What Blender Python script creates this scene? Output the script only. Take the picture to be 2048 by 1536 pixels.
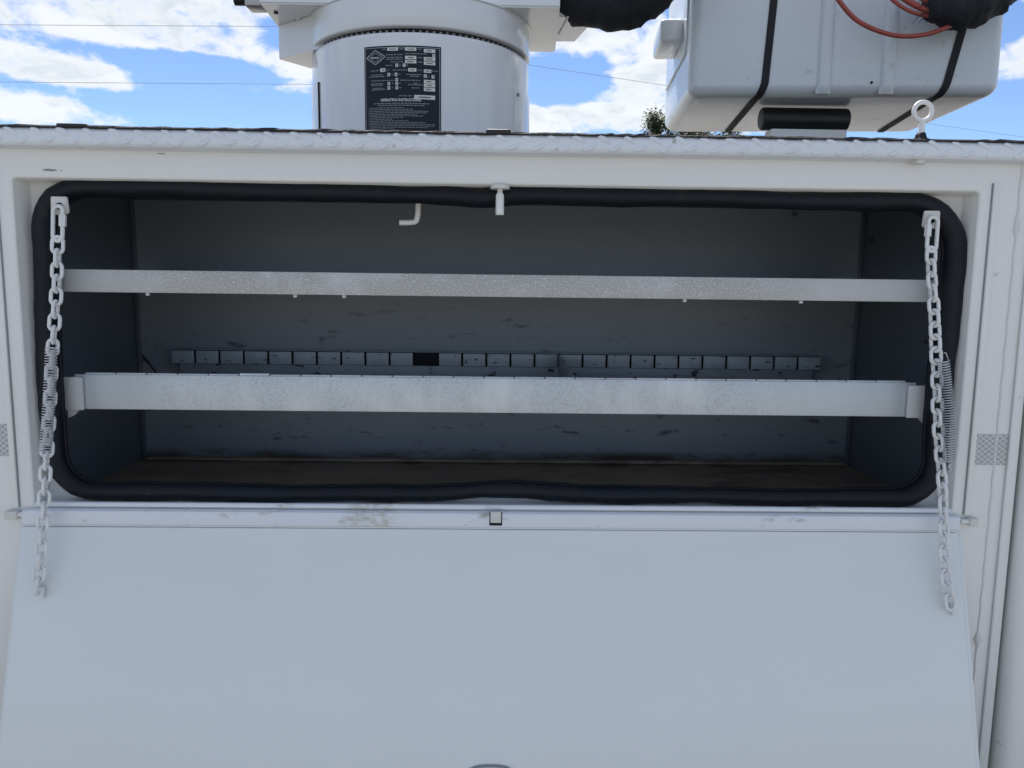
import bpy, bmesh, math, random
from mathutils import Vector, Matrix
random.seed(7)
S = bpy.context.scene
for o in list(bpy.data.objects): bpy.data.objects.remove(o)
C = S.collection
R = math.radians

# ------------------------------------------------------------------ camera
FPX = 1538.0
CAM = Vector((0, -1.17, 1.5)); YAW, PITCH, ROLL = 0.01731, 0.12844, 0.01225
def cam_axes():
    cy, sy, cp, sp = math.cos(YAW), math.sin(YAW), math.cos(PITCH), math.sin(PITCH)
    fw = Vector((sy*cp, cy*cp, -sp)); rt = Vector((cy, -sy, 0)); up = rt.cross(fw)
    return rt*math.cos(ROLL)+up*math.sin(ROLL), -rt*math.sin(ROLL)+up*math.cos(ROLL), fw
RT, UP, FW = cam_axes()
cd = bpy.data.cameras.new('camera'); cam = bpy.data.objects.new('camera', cd); C.objects.link(cam)
M = Matrix(((RT.x, UP.x, -FW.x), (RT.y, UP.y, -FW.y), (RT.z, UP.z, -FW.z))).to_4x4(); M.translation = CAM
cam.matrix_world = M
cd.sensor_width = 36; cd.lens = FPX/2048*36; cd.clip_start = 0.02; cd.clip_end = 4000
S.camera = cam

def ray(px, py): return (px-1024)/FPX*RT + (768-py)/FPX*UP + FW
def at(px, py, y):            # point of a pixel's ray on the plane y = const
    d = ray(px, py); return CAM + d*((y-CAM.y)/d.y)
def atz(px, py, z):           # point of a pixel's ray at height z
    d = ray(px, py); return CAM + d*((z-CAM.z)/d.z)

# ------------------------------------------------------------------ world, sun, exposure
SUN_EL, SUN_AZ = R(52), R(-8)          # sun stands behind the truck, a little to the left
w = bpy.data.worlds.new('World'); S.world = w; w.use_nodes = True
nt = w.node_tree; nt.nodes.clear(); N = nt.nodes.new; L = nt.links.new
def math_node(op, a, b=None, clamp=False):
    n = N('ShaderNodeMath'); n.operation = op; n.use_clamp = clamp
    for i, v in enumerate((a, b)):
        if v is None: continue
        if isinstance(v, (int, float)): n.inputs[i].default_value = v
        else: L(v, n.inputs[i])
    return n.outputs[0]
def smooth(v, a, b, c=0.0, d=1.0):
    n = N('ShaderNodeMapRange'); n.interpolation_type = 'SMOOTHSTEP'
    L(v, n.inputs[0])
    for i, q in enumerate((a, b, c, d)): n.inputs[i+1].default_value = q
    return n.outputs[0]
sky = N('ShaderNodeTexSky'); sky.sky_type = 'NISHITA'; sky.sun_disc = False
sky.sun_elevation = SUN_EL; sky.sun_rotation = SUN_AZ
sky.air_density = 0.75; sky.dust_density = 0.0; sky.ozone_density = 1.2
tc = N('ShaderNodeTexCoord'); D = tc.outputs['Generated']
sep = N('ShaderNodeSeparateXYZ'); L(D, sep.inputs[0])
az = math_node('ARCTAN2', sep.outputs[0], sep.outputs[1]); el = math_node('ARCSINE', sep.outputs[2])
ae = N('ShaderNodeCombineXYZ'); L(az, ae.inputs[0]); L(el, ae.inputs[1])
def noise(scale, detail, rough, dist, off, stretch=2.3):
    mp = N('ShaderNodeMapping'); mp.inputs['Location'].default_value = off
    mp.inputs['Scale'].default_value = (1, 1, stretch); L(D, mp.inputs[0])
    n = N('ShaderNodeTexNoise'); n.inputs['Scale'].default_value = scale; n.inputs['Detail'].default_value = detail
    n.inputs['Roughness'].default_value = rough; n.inputs['Distortion'].default_value = dist; L(mp.outputs[0], n.inputs[0])
    return n.outputs[0]
n_big = noise(5.5, 5, 0.60, 0.25, (3.1, 1.7, 0.4))
n_fine = noise(21, 6, 0.60, 0.35, (0.3, 5.2, 2.2), 1.7)
CLOUDS = [(130,25,250,50,.22),(330,70,120,34,.16),(480,20,130,34,.18),(455,88,70,34,.18),(100,130,150,24,.2),(215,165,110,22,.2),(60,212,150,24,.24),
          (490,178,40,15,.24),(470,252,60,12,.24),(590,140,50,40,.16),(1180,75,150,34,.2),(1290,150,70,50,.22),(1170,240,140,24,.26),
          (2035,125,50,36,.26),(260,108,150,16,-.22),(390,150,110,34,-.28),(420,215,230,34,-.28),(570,70,44,26,-.16),(1120,150,80,44,-.28),(1960,40,70,44,-.24),(1900,225,170,50,-.3)]
acc = None
for px, py, rx, ry, amp in CLOUDS:
    d = ray(px, py).normalized(); a_, e_ = math.atan2(d.x, d.y), math.asin(d.z); kx, ky = FPX/rx, FPX/ry
    m = N('ShaderNodeVectorMath'); m.operation = 'MULTIPLY_ADD'; L(ae.outputs[0], m.inputs[0])
    m.inputs[1].default_value = (kx, ky, 0); m.inputs[2].default_value = (-a_*kx, -e_*ky, 0)
    ln = N('ShaderNodeVectorMath'); ln.operation = 'DOT_PRODUCT'; L(m.outputs[0], ln.inputs[0]); L(m.outputs[0], ln.inputs[1])
    v = N('ShaderNodeMapRange'); L(ln.outputs['Value'], v.inputs[0])
    for i, q in enumerate((1.9, 0.1, 0, amp*1.05 if amp > 0 else amp*1.15)): v.inputs[i+1].default_value = q
    v = v.outputs[0]
    acc = v if acc is None else math_node('ADD', acc, v)
acc = math_node('MINIMUM', math_node('MAXIMUM', acc, -0.34), 0.22)
dens = math_node('ADD', math_node('ADD', math_node('MULTIPLY', n_big, 1.0), math_node('MULTIPLY', n_fine, 0.9)), math_node('SUBTRACT', acc, 0.45))
mask = smooth(dens, 0.43, 0.68)
core = smooth(dens, 0.56, 0.85)
shade_n = smooth(math_node('SUBTRACT', noise(5.5, 5, 0.60, 0.25, (3.1, 1.7, 0.4+.045)), n_big), -0.05, 0.06)
core = math_node('MULTIPLY', core, shade_n)
cc = N('ShaderNodeMix'); cc.data_type = 'RGBA'; L(core, cc.inputs['Factor'])
cc.inputs['A'].default_value = (5.0, 5.15, 5.25, 1); cc.inputs['B'].default_value = (3.7, 4.05, 4.35, 1)
tint = N('ShaderNodeMix'); tint.data_type = 'RGBA'; tint.blend_type = 'MULTIPLY'; tint.inputs['Factor'].default_value = 1
L(sky.outputs[0], tint.inputs['A']); tint.inputs['B'].default_value = (.64, .70, .80, 1)
skm = N('ShaderNodeMix'); skm.data_type = 'RGBA'; skm.blend_type = 'MIX'
L(math_node('MULTIPLY', mask, 0.95), skm.inputs['Factor']); L(tint.outputs['Result'], skm.inputs['A']); L(cc.outputs['Result'], skm.inputs['B'])
bg = N('ShaderNodeBackground'); L(skm.outputs['Result'], bg.inputs[0]); bg.inputs[1].default_value = 0.086
wo = N('ShaderNodeOutputWorld'); L(bg.outputs[0], wo.inputs[0])

sd = bpy.data.lights.new('sun', 'SUN'); sd.energy = 4.0; sd.angle = R(0.5); sd.color = (1, .95, .88)
sun = bpy.data.objects.new('sun', sd); C.objects.link(sun)
sdir = Vector((math.sin(SUN_AZ)*math.cos(SUN_EL), math.cos(SUN_AZ)*math.cos(SUN_EL), math.sin(SUN_EL)))
sun.rotation_euler = sdir.to_track_quat('Z', 'Y').to_euler(); sun.location = sdir*30
S.view_settings.view_transform = 'Standard'; S.view_settings.look = 'None'
S.view_settings.gamma = 1; S.view_settings.exposure = 1.16; S.view_settings.use_curve_mapping = False
S.render.engine = 'CYCLES'; S.cycles.max_bounces = 6; S.cycles.diffuse_bounces = 4; S.cycles.glossy_bounces = 3

# ------------------------------------------------------------------ materials
MATS = {}
def mat(name, col, rough=0.5, metal=0.0, coat=0.0, var=0.06, vscale=6.0, bump=0.0, bscale=60, stretch=(1,1,1), spec=0.5,
        spots=None, spots2=None, rvar=0.08):
    """Principled with noise-driven colour and roughness variation, optional fine relief, optional spots (colour, scale, lo, hi, stretch)."""
    m = bpy.data.materials.new(name); m.use_nodes = True; t = m.node_tree; b = t.nodes['Principled BSDF']
    g = t.nodes.new('ShaderNodeNewGeometry')
    mp = t.nodes.new('ShaderNodeMapping'); mp.inputs['Scale'].default_value = stretch; t.links.new(g.outputs['Position'], mp.inputs[0])
    n = t.nodes.new('ShaderNodeTexNoise'); n.inputs['Scale'].default_value = vscale; n.inputs['Detail'].default_value = 7; n.inputs['Roughness'].default_value = .6
    t.links.new(mp.outputs[0], n.inputs[0])
    r = t.nodes.new('ShaderNodeValToRGB'); t.links.new(n.outputs[0], r.inputs[0])
    r.color_ramp.elements[0].position = .2; r.color_ramp.elements[1].position = .8
    r.color_ramp.elements[0].color = tuple(c*(1-var) for c in col)+(1,); r.color_ramp.elements[1].color = tuple(min(1, c*(1+var)) for c in col)+(1,)
    out = r.outputs[0]
    for sp in (spots, spots2):
        if not sp: continue
        scol, sc, lo, hi, st = sp[:5]
        mp2 = t.nodes.new('ShaderNodeMapping'); mp2.inputs['Scale'].default_value = st; t.links.new(g.outputs['Position'], mp2.inputs[0])
        n2 = t.nodes.new('ShaderNodeTexNoise'); n2.inputs['Scale'].default_value = sc; n2.inputs['Detail'].default_value = 4; n2.inputs['Roughness'].default_value = .65
        t.links.new(mp2.outputs[0], n2.inputs[0])
        mr = t.nodes.new('ShaderNodeMapRange'); mr.inputs[1].default_value = lo; mr.inputs[2].default_value = hi; t.links.new(n2.outputs[0], mr.inputs[0])
        fac = mr.outputs[0]
        if len(sp) > 5:                      # limit the wear to a box in space: (axis, from, to, soft)
            for ax, a0, a1, so in sp[5]:
                sx = t.nodes.new('ShaderNodeSeparateXYZ'); t.links.new(g.outputs['Position'], sx.inputs[0])
                for e0, e1 in ((a0-so, a0+so), (a1+so, a1-so)):
                    q = t.nodes.new('ShaderNodeMapRange'); q.interpolation_type = 'SMOOTHSTEP'
                    q.inputs[1].default_value = e0; q.inputs[2].default_value = e1; t.links.new(sx.outputs[ax], q.inputs[0])
                    mu = t.nodes.new('ShaderNodeMath'); mu.operation = 'MULTIPLY'; t.links.new(fac, mu.inputs[0]); t.links.new(q.outputs[0], mu.inputs[1]); fac = mu.outputs[0]
        mx = t.nodes.new('ShaderNodeMix'); mx.data_type = 'RGBA'; t.links.new(fac, mx.inputs['Factor']); t.links.new(out, mx.inputs['A'])
        mx.inputs['B'].default_value = tuple(scol)+(1,); out = mx.outputs['Result']
    t.links.new(out, b.inputs['Base Color'])
    rr = t.nodes.new('ShaderNodeMapRange'); t.links.new(n.outputs[0], rr.inputs[0])
    rr.inputs[1].default_value = .2; rr.inputs[2].default_value = .8; rr.inputs[3].default_value = max(0.02, rough-rvar); rr.inputs[4].default_value = min(1, rough+rvar)
    t.links.new(rr.outputs[0], b.inputs['Roughness'])
    b.inputs['Metallic'].default_value = metal; b.inputs['Coat Weight'].default_value = coat; b.inputs['Coat Roughness'].default_value = .08
    b.inputs['Specular IOR Level'].default_value = spec
    if bump:
        n3 = t.nodes.new('ShaderNodeTexNoise'); n3.inputs['Scale'].default_value = bscale; n3.inputs['Detail'].default_value = 5
        t.links.new(mp.outputs[0], n3.inputs[0])
        bp = t.nodes.new('ShaderNodeBump'); bp.inputs['Strength'].default_value = bump; bp.inputs['Distance'].default_value = .004
        t.links.new(n3.outputs[0], bp.inputs['Height']); t.links.new(bp.outputs[0], b.inputs['Normal'])
    MATS[name] = m
    return m
IZ0_ = at(278, 918, .475).z
PW = (.785, .785, .76)
mat('paint', PW, .34, coat=.15, var=.02, vscale=3, bump=.05, bscale=14, spots=((.42,.40,.37), 26, .66, .8, (1,1,2)))
mat('door_paint', (.75,.778,.775), .30, coat=.25, var=.02, vscale=2.2, bump=.05, bscale=3.2, rvar=.05, spots=((.55,.55,.54), 40, .72, .82, (.5,1,2)))
mat('sill_paint', (.72,.755,.80), .3, coat=.2, var=.03, vscale=5, bump=.05, bscale=20,
    spots=((.50,.49,.45), 150, .36, .66, (.6,1,1), ((0, at(700,1035,0).x, at(790,1035,0).x, .012),)),
    spots2=((.38,.36,.32), 34, .62, .74, (.4,1,1)))
mat('tread_paint_skylit', (.72,.755,.80), .36, coat=.1, var=.04, vscale=12, bump=.12, bscale=50, spots=((.35,.34,.33), 45, .66, .76, (1,1,1)))  # bluer than the body paint: sky light on the lip put into the colour
mat('column_paint', (.81,.82,.82), .22, coat=.6, var=.015, vscale=4, rvar=.05, bump=.015, bscale=10)
mat('chain_paint', (.76,.765,.76), .45, var=.06, vscale=60, bump=.1, bscale=300, spots=((.4,.37,.33), 160, .66, .74, (1,1,1)))
mat('tab_paint', (.66,.65,.61), .45, var=.05, vscale=30)
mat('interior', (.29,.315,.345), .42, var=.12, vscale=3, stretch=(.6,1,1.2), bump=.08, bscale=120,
    spots=((.09,.095,.10), 34, .60, .70, (.45,1,1.3), ((2, IZ0_, 1.44, .07),)),
    spots2=((.05,.042,.032), 9, .25, .6, (.7,1,2.5), ((2, 1.0, IZ0_+.022, .010),)))
mat('interior_side_shaded', (.13,.155,.185), .45, var=.08, vscale=4, bump=.06, bscale=120, spots=((.02,.022,.026), 26, .66, .7, (1,.5,1)))  # sides and ceiling darker than the back: compartment shade put into the colour
mat('floor_dirt', (.33,.27,.21), .6, var=.35, vscale=9, stretch=(.5,1,1), bump=.3, bscale=80, spots=((.13,.10,.075), 14, .52, .7, (.5,1,1)))
mat('rubber', (.0045,.007,.0125), .55, var=.25, vscale=14, bump=.3, bscale=40, spec=.3, spots=((.022,.021,.02), 26, .60, .74, (1,1,1)))
mat('black_rubber', (.011,.012,.014), .5, var=.2, vscale=20, bump=.2, bscale=70)
mat('coating', (.02,.021,.023), .85, var=.3, vscale=60, bump=.6, bscale=200)
mat('shelf_paint', (.56,.57,.57), .38, var=.05, vscale=9, bump=.08, bscale=150,
    spots=((.42,.415,.39), 9, .25, .5, (1,1,1), ((0,-.58,.50,.14),)), spots2=((.86,.87,.88), 430, .575, .63, (1,1,1), ((0,-.60,.52,.10),)))
mat('galvanised', (.53,.57,.60), .36, metal=.2, var=.07, vscale=7, bump=.06, bscale=90,
    spots=((.40,.41,.385), 460, .50, .62, (1,1,1.0), ((0,-.58,.46,.12),)), spots2=((.64,.665,.67), 14, .44, .72, (1,1,.5), ((0,-.50,.42,.1),)))
mat('rail_grey', (.33,.355,.375), .4, var=.12, vscale=20, bump=.05, bscale=120, spots=((.03,.033,.036), 50, .60, .66, (.6,1,1.4)))
mat('tab_grey', (.46,.485,.495), .34, var=.12, vscale=30, spots=((.05,.052,.055), 80, .60, .66, (.6,1,1.4)))
mat('dark_gap', (.006,.007,.009), .8, var=.1)
mat('plate_print', (.012,.016,.026), .55, var=.08, vscale=30, spec=.3)
mat('print_grey', (.36,.37,.39), .5, var=.1, vscale=80)
mat('print_white', (.74,.73,.66), .5, var=.06, vscale=120)
mat('bucket_gel', (.68,.72,.745), .3, coat=.25, var=.04, vscale=4, bump=.05, bscale=22, spots=((.46,.45,.42), 16, .62, .8, (1,1,1)),
    spots2=((.30,.30,.28), 300, .64, .70, (1,1,1), ((2, 1.9, 2.10, .03),)))
mat('strap', (.012,.013,.016), .75, var=.2, vscale=90, bump=.3, bscale=300)
mat('sleeve', (.018,.02,.027), .85, var=.35, vscale=40, bump=.7, bscale=120)
mat('hose_red', (.36,.075,.055), .45, var=.12, vscale=30)
mat('steel', (.33,.34,.35), .32, metal=.9, var=.1, vscale=20)
mat('spring_steel', (.62,.63,.65), .3, metal=.85, var=.08, vscale=40)
mat('wire', (.20,.21,.22), .6)
mat('pole_wood', (.16,.12,.085), .85, var=.25, vscale=8, stretch=(4,4,.3), bump=.4, bscale=20)
mat('bark', (.09,.07,.055), .9, var=.3, vscale=12, bump=.6, bscale=20)
mat('leaf', (.04,.07,.025), .6, var=.35, vscale=1.5)
mat('ground', (.27,.262,.245), .9, var=.18, vscale=2.5, bump=.5, bscale=60, spots=((.10,.095,.09), 40, .55, .7, (1,1,1)))
mat('grey_chip', (.28,.28,.29), .5, var=.15, vscale=200)
mat('caulk', (.70,.71,.70), .5, var=.05, vscale=40)
def tape_material():
    m = bpy.data.materials.new('reflective_tape'); m.use_nodes = True; t = m.node_tree; b = t.nodes['Principled BSDF']
    g = t.nodes.new('ShaderNodeNewGeometry'); s = t.nodes.new('ShaderNodeSeparateXYZ'); t.links.new(g.outputs['Position'], s.inputs[0])
    def mn(op, a, b_=None):
        n = t.nodes.new('ShaderNodeMath'); n.operation = op
        for i, v in enumerate((a, b_)):
            if v is None: continue
            if isinstance(v, (int, float)): n.inputs[i].default_value = v
            else: t.links.new(v, n.inputs[i])
        return n.outputs[0]
    lines = None
    for sg in (1, -1):
        v = mn('ADD', mn('MULTIPLY', s.outputs[0], 95*sg), mn('MULTIPLY', s.outputs[2], 120))
        q = mn('LESS_THAN', mn('ABSOLUTE', mn('SUBTRACT', mn('FRACT', v), .5)), .09)
        lines = q if lines is None else mn('MAXIMUM', lines, q)
    mx = t.nodes.new('ShaderNodeMix'); mx.data_type = 'RGBA'; t.links.new(lines, mx.inputs['Factor'])
    mx.inputs['A'].default_value = (.36,.375,.385,1); mx.inputs['B'].default_value = (.62,.64,.65,1)
    t.links.new(mx.outputs['Result'], b.inputs['Base Color']); b.inputs['Roughness'].default_value = .3; b.inputs['Metallic'].default_value = .2
    MATS['reflective_tape'] = m
tape_material()

# ------------------------------------------------------------------ mesh helpers
WORLD = {}
def tag(o, label=None, cat=None, group=None, kind=None):
    for k, v in (('label', label), ('category', cat), ('group', group), ('kind', kind)):
        if v: o[k] = v
    return o
def thing(name, loc, label, cat, group=None):
    o = bpy.data.objects.new(name, None); C.objects.link(o); o.location = loc; o.empty_display_size = .1
    WORLD[o] = Vector(loc); return tag(o, label, cat, group)
def obj(name, bm, material, parent=None, smooth=True, angle=35, origin=None):
    """Link a bmesh given in world coordinates as ONE object whose origin is the middle of its box."""
    bmesh.ops.remove_doubles(bm, verts=bm.verts, dist=1e-6)
    bmesh.ops.recalc_face_normals(bm, faces=bm.faces)
    if origin is None:
        lo = [min(v.co[i] for v in bm.verts) for i in range(3)]; hi = [max(v.co[i] for v in bm.verts) for i in range(3)]
        origin = Vector([(a+b)/2 for a, b in zip(lo, hi)])
    bmesh.ops.translate(bm, verts=bm.verts, vec=-origin)
    if smooth:
        for f in bm.faces: f.smooth = True
        ca = R(angle)
        for e in bm.edges:
            if len(e.link_faces) == 2 and e.calc_face_angle(0) > ca: e.smooth = False
    me = bpy.data.meshes.new(name); bm.to_mesh(me); bm.free()
    me.materials.append(MATS[material])
    o = bpy.data.objects.new(name, me); C.objects.link(o)
    WORLD[o] = Vector(origin)
    if parent: o.parent = parent; o.location = origin-WORLD[parent]
    else: o.location = origin
    return o
def copy_part(o, parent, pos, rot=None):
    c = o.copy(); C.objects.link(c); c.parent = parent; c.location = Vector(pos)-WORLD[parent]; WORLD[c] = Vector(pos)
    if rot is not None: c.rotation_euler = rot
    return c
def box(bm, x0, x1, y0, y1, z0, z1, bev=0.0, seg=2, mtx=None):
    r = bmesh.ops.create_cube(bm, size=1); vs = r['verts']
    bmesh.ops.scale(bm, vec=(x1-x0, y1-y0, z1-z0), verts=vs)
    bmesh.ops.translate(bm, vec=((x0+x1)/2, (y0+y1)/2, (z0+z1)/2), verts=vs)
    if bev:
        es = list({e for v in vs for e in v.link_edges})
        rr = bmesh.ops.bevel(bm, geom=es, offset=bev, segments=seg, affect='EDGES', profile=.5)
        vs = list({v for f in rr['faces'] for v in f.verts} | {v for v in vs if v.is_valid})
    if mtx is not None: bmesh.ops.transform(bm, matrix=mtx, verts=vs)
    return vs
def bx(*a, **k):
    bm = bmesh.new(); box(bm, *a, **k); return bm
def loft(bm, rings, closed=True, cap=True, loop=False):
    vr = [[bm.verts.new(p) for p in r] for r in rings]; n = len(rings[0])
    pairs = list(zip(vr, vr[1:])) + ([(vr[-1], vr[0])] if loop else [])
    for a, b in pairs:
        for i in range(n if closed else n-1):
            j = (i+1) % n
            try: bm.faces.new((a[i], a[j], b[j], b[i]))
            except ValueError: pass
    if cap and not loop and closed:
        bm.faces.new(vr[0][::-1]); bm.faces.new(vr[-1])
    return vr
def tube(bm, pts, rad, n=10, closed=False, lump=0.0, sx=1.0, rnd=None):
    pts = [Vector(p) for p in pts]; rings = []; m = len(pts); prev = None
    for i, p in enumerate(pts):
        if closed: t = pts[(i+1) % m]-pts[i-1]
        else: t = pts[min(i+1, m-1)]-pts[max(i-1, 0)]
        t.normalize()
        if prev is None:
            ref = Vector((0,0,1)) if abs(t.z) < .9 else Vector((0,1,0)); u = t.cross(ref).normalized()
        else: u = (prev-t*prev.dot(t)).normalized()
        prev = u; v = t.cross(u); r = rad(i/(m-1)) if callable(rad) else rad
        rings.append([p+(u*math.cos(a)*sx+v*math.sin(a))*r*(1+(random.uniform(-lump, lump) if lump else 0)) for a in [2*math.pi*k/n for k in range(n)]])
    loft(bm, rings, loop=closed); return bm
def spline(ctrl, n=8):
    P = [Vector(p) for p in ctrl]; P = [P[0]*2-P[1]]+P+[P[-1]*2-P[-2]]; out = []
    for i in range(1, len(P)-2):
        a, b, c, d = P[i-1:i+3]
        for k in range(n):
            t = k/n
            out.append(.5*((2*b)+(c-a)*t+(2*a-5*b+4*c-d)*t*t+(3*b-a-3*c+d)*t**3))
    out.append(P[-2]); return out
def cyl(bm, p0, p1, r, n=16, r2=None):
    p0, p1 = Vector(p0), Vector(p1); t = (p1-p0).normalized(); u = t.orthogonal().normalized(); v = t.cross(u)
    loft(bm, [[p+(u*math.cos(2*math.pi*k/n)+v*math.sin(2*math.pi*k/n))*q for k in range(n)] for p, q in ((p0, r), (p1, r2 if r2 else r))])
    return bm
def lathe(bm, cx, cy, prof, n=64, a0=0, a1=2*math.pi):
    full = abs(a1-a0-2*math.pi) < 1e-6; m = n if full else n+1
    rings = [[Vector((cx+r*math.cos(a0+(a1-a0)*k/n), cy+r*math.sin(a0+(a1-a0)*k/n), z)) for k in range(m)] for r, z in prof]
    loft(bm, rings, closed=full, cap=False); return bm
def rrect(x0, x1, z0, z1, r, y, n=6, mid=0):
    """Rounded rectangle loop in the plane y; r is one radius or four (bl, br, tr, tl)."""
    rs = r if isinstance(r, (list, tuple)) else [r]*4
    pts = []
    for (cx, cz, a, q) in ((x0, z0, 180, rs[0]), (x1, z0, 270, rs[1]), (x1, z1, 0, rs[2]), (x0, z1, 90, rs[3])):
        ox = cx+q if cx == x0 else cx-q; oz = cz+q if cz == z0 else cz-q
        for k in range(n+1):
            t = R(a+90*k/n); pts.append(Vector((ox+q*math.cos(t), y, oz+q*math.sin(t))))
    if mid:
        out = []
        for i, p in enumerate(pts):
            out.append(p); q = pts[(i+1) % len(pts)]
            if (q-p).length > .1:
                m = max(2, int((q-p).length/mid))
                out += [p.lerp(q, k/m) for k in range(1, m)]
        pts = out
    return pts

# ------------------------------------------------------------------ the setting
bm = bmesh.new(); s_ = 1500
f = [bm.verts.new(p) for p in ((-s_,-s_,0),(s_,-s_,0),(s_,s_,0),(-s_,s_,0))]; bm.faces.new(f)
tag(obj('ground', bm, 'ground', smooth=False), 'pale gravel yard under the truck', 'ground', kind='structure')

# ------------------------------------------------------------------ the truck's service body
LY = -.030                                        # front of the tread plate lip
DECK = at(1000, 266, LY).z                     # top of the tread plate lip
X0, X1, Z0, Z1 = -.7182, .7191, 1.1503, 1.6468    # door recess
JD = .043                                         # depth of the recess
SEAM = at(2033, 450, 0).x; GAP = at(2024, 1055, 0).x
BODY_X0, BODY_X1, BODY_Y1, BODY_Z0 = -2.3, 2.3, 2.42, .62
body = thing('service_body', (0, 1.2, 0), 'white utility truck body with its long side compartment standing open', 'truck body')

SY = .030                                         # rubber bulb seal: its centre line
sl, sr = at(84, 500, SY).x, at(1903, 560, SY).x
st, sb = at(1000, 390, SY).z, at(1000, 989, SY).z
bm = bmesh.new(); rings = []
for o, y, r in ((.012, 0, .012), (.004, 0, .009), (.0015, .0008, .008), (0, .003, .007), (0, JD-.003, .007), (-.003, JD, .006)):
    rings.append(rrect(X0-o, X1+o, Z0-o, Z1+o, max(.003, r), y, n=4))
for o, y in ((.004, JD), (.003, JD+.001), (.003, JD+.012)):
    rings.append(rrect(sl-o, sr+o, sb-o, st+o, [.060, .062, .078, .070], y, n=4))
outer = rrect(BODY_X0, GAP-.003, BODY_Z0, DECK-.012, .0001, 0, n=4)
loft(bm, [outer]+rings, cap=False)
panel = obj('side_panel', bm, 'paint', body, angle=50)

# compartment lining
IB = .475
IL, IR = at(268, 560, IB).x, at(1722, 560, IB).x
IZ0, IZ1 = at(278, 918, IB).z, 1.665
obj('compartment_back', bx(IL-.002, IR+.002, IB, IB+.004, IZ0-.004, IZ1+.004), 'interior', body)
obj('compartment_floor', bx(IL, IR, JD+.002, IB-.001, IZ0-.004, IZ0), 'floor_dirt', body)
obj('compartment_ceiling', bx(IL, IR, JD+.002, IB-.001, IZ1, IZ1+.004), 'interior_side_shaded', body)
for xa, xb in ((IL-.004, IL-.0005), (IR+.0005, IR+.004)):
    obj('compartment_side', bx(xa, xb, JD+.002, IB-.001, IZ0-.003, IZ1+.003), 'interior_side_shaded', body)
for s, xa in ((1, IL), (-1, IR)):                       # corner angle strips
    b = bmesh.new(); xs = sorted((xa+s*.001, xa+s*.010)); box(b, xs[0], xs[1], IB-.004, IB-.001, IZ0+.002, IZ1-.002, bev=.001)
    obj('corner_strip', b, 'interior_side_shaded', body)
# stiffener along the foot of the back wall, dirt caked
obj('back_fillet', bx(IL+.012, IR-.012, IB-.018, IB-.001, IZ0+.0005, IZ0+.009, bev=.006), 'floor_dirt', body)
p = at(1588, 428, IB-.003); b = cyl(bmesh.new(), p, p+Vector((0,-.006,0)), .006, 12); obj('bolt_head', b, 'interior_side_shaded', body)

# rubber bulb seal round the opening
loop = rrect(sl, sr, sb, st, [.060, .062, .078, .070], SY, n=9, mid=.018)
ring_c = []; ring_r = []
def sst(t): t = min(1, max(0, t)); return t*t*(3-2*t)
for p in loop:
    q = p.copy(); x, z = p.x, p.z
    wt, wb = sst((z-(st-.08))/.08), sst(((sb+.07)-z)/.07); ws = sst((abs(x-(sl+sr)/2)-((sr-sl)/2-.06))/.05)
    q.z += wt*(.0035*math.exp(-((x+.66)/.4)**2)+.0012*math.sin(x*9) - .004*math.exp(-((x+.03)/.03)**2)) + wb*(.006*math.exp(-(x/.08)**2)+.0016*math.sin(x*7+1))
    q.x += (1-wt)*(1-wb)*ws*.003*math.sin(z*13)
    q.z += .0009*math.sin(x*23+.4)*(wt+wb); q.y += random.uniform(-.0012, .0012); ring_c.append(q)
    ring_r.append(.0132+.0038*ws*(1-.5*wb)-.002*wb*math.exp(-(x/.05)**2)+.0007*math.sin(x*31+z*17)+.0006*math.sin(x*67+1.3)+.0009*math.sin(x*11+.7))
bm = bmesh.new(); tube(bm, ring_c, lambda t_: ring_r[round(t_*(len(ring_r)-1))], n=14, closed=True, lump=.03)
seal = obj('door_seal', bm, 'rubber', body, angle=80)
bm = bmesh.new(); lipc = []                               # thin inner lip of the seal, following the bulb
mid_ = Vector((0, 0, (sb+st)/2)); nl = len(ring_c)
for i, p in enumerate(ring_c):
    tg = (ring_c[(i+1) % nl]-ring_c[i-1]); tg.y = 0; tg.normalize(); nn = Vector((-tg.z, 0, tg.x))
    if nn.dot(mid_-p) < 0: nn = -nn
    lipc.append(p+nn*(ring_r[i]-.0035)+Vector((0, .010, 0)))
tube(bm, lipc, .0045, n=8, closed=True); obj('seal_lip', bm, 'rubber', body, angle=80)

# deck, its tread plate edge and black coating
obj('deck', bx(BODY_X0, BODY_X1, .004, BODY_Y1, DECK-.011, DECK-.004, bev=.002), 'tread_paint_skylit', body)
prof = [(.05, DECK-.001), (LY+.0055, DECK-.001), (LY+.002, DECK-.003), (LY, DECK-.008)]
LB = at(1000, 304, LY).z
prof += [(LY, LB+.008), (LY+.001, LB+.003), (LY+.0045, LB), (LY+.012, LB+.003), (-.006, LB+.0005), (-.0005, LB-.001), (-.0005, DECK-.012), (.05, DECK-.0035)]
bm = bmesh.new(); nx = 60; rings = []
for i in range(nx+1):
    x = BODY_X0+(BODY_X1-BODY_X0)*i/nx
    rings.append([Vector((x, y, z+.0006*math.sin(x*5))) for y, z in prof])
loft(bm, rings); lip = obj('tread_plate_lip', bm, 'tread_paint_skylit', body, angle=40)
bm = bmesh.new(); rings = []                              # rough black anti-slip coating, ragged along the edge
x = BODY_X0
while x < BODY_X1:
    h = .0014+.0016*random.random()**2; e = LY-.001+random.uniform(0, .0008); dr = .0016+.0022*random.random()**2
    rings.append([Vector((x, e, DECK-dr)), Vector((x, e+.0005, DECK-.0004)), Vector((x, e+.003, DECK+h)), Vector((x, BODY_Y1-.01, DECK+.002)), Vector((x, BODY_Y1-.01, DECK-.0005))]); x += random.uniform(.006, .022)
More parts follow.
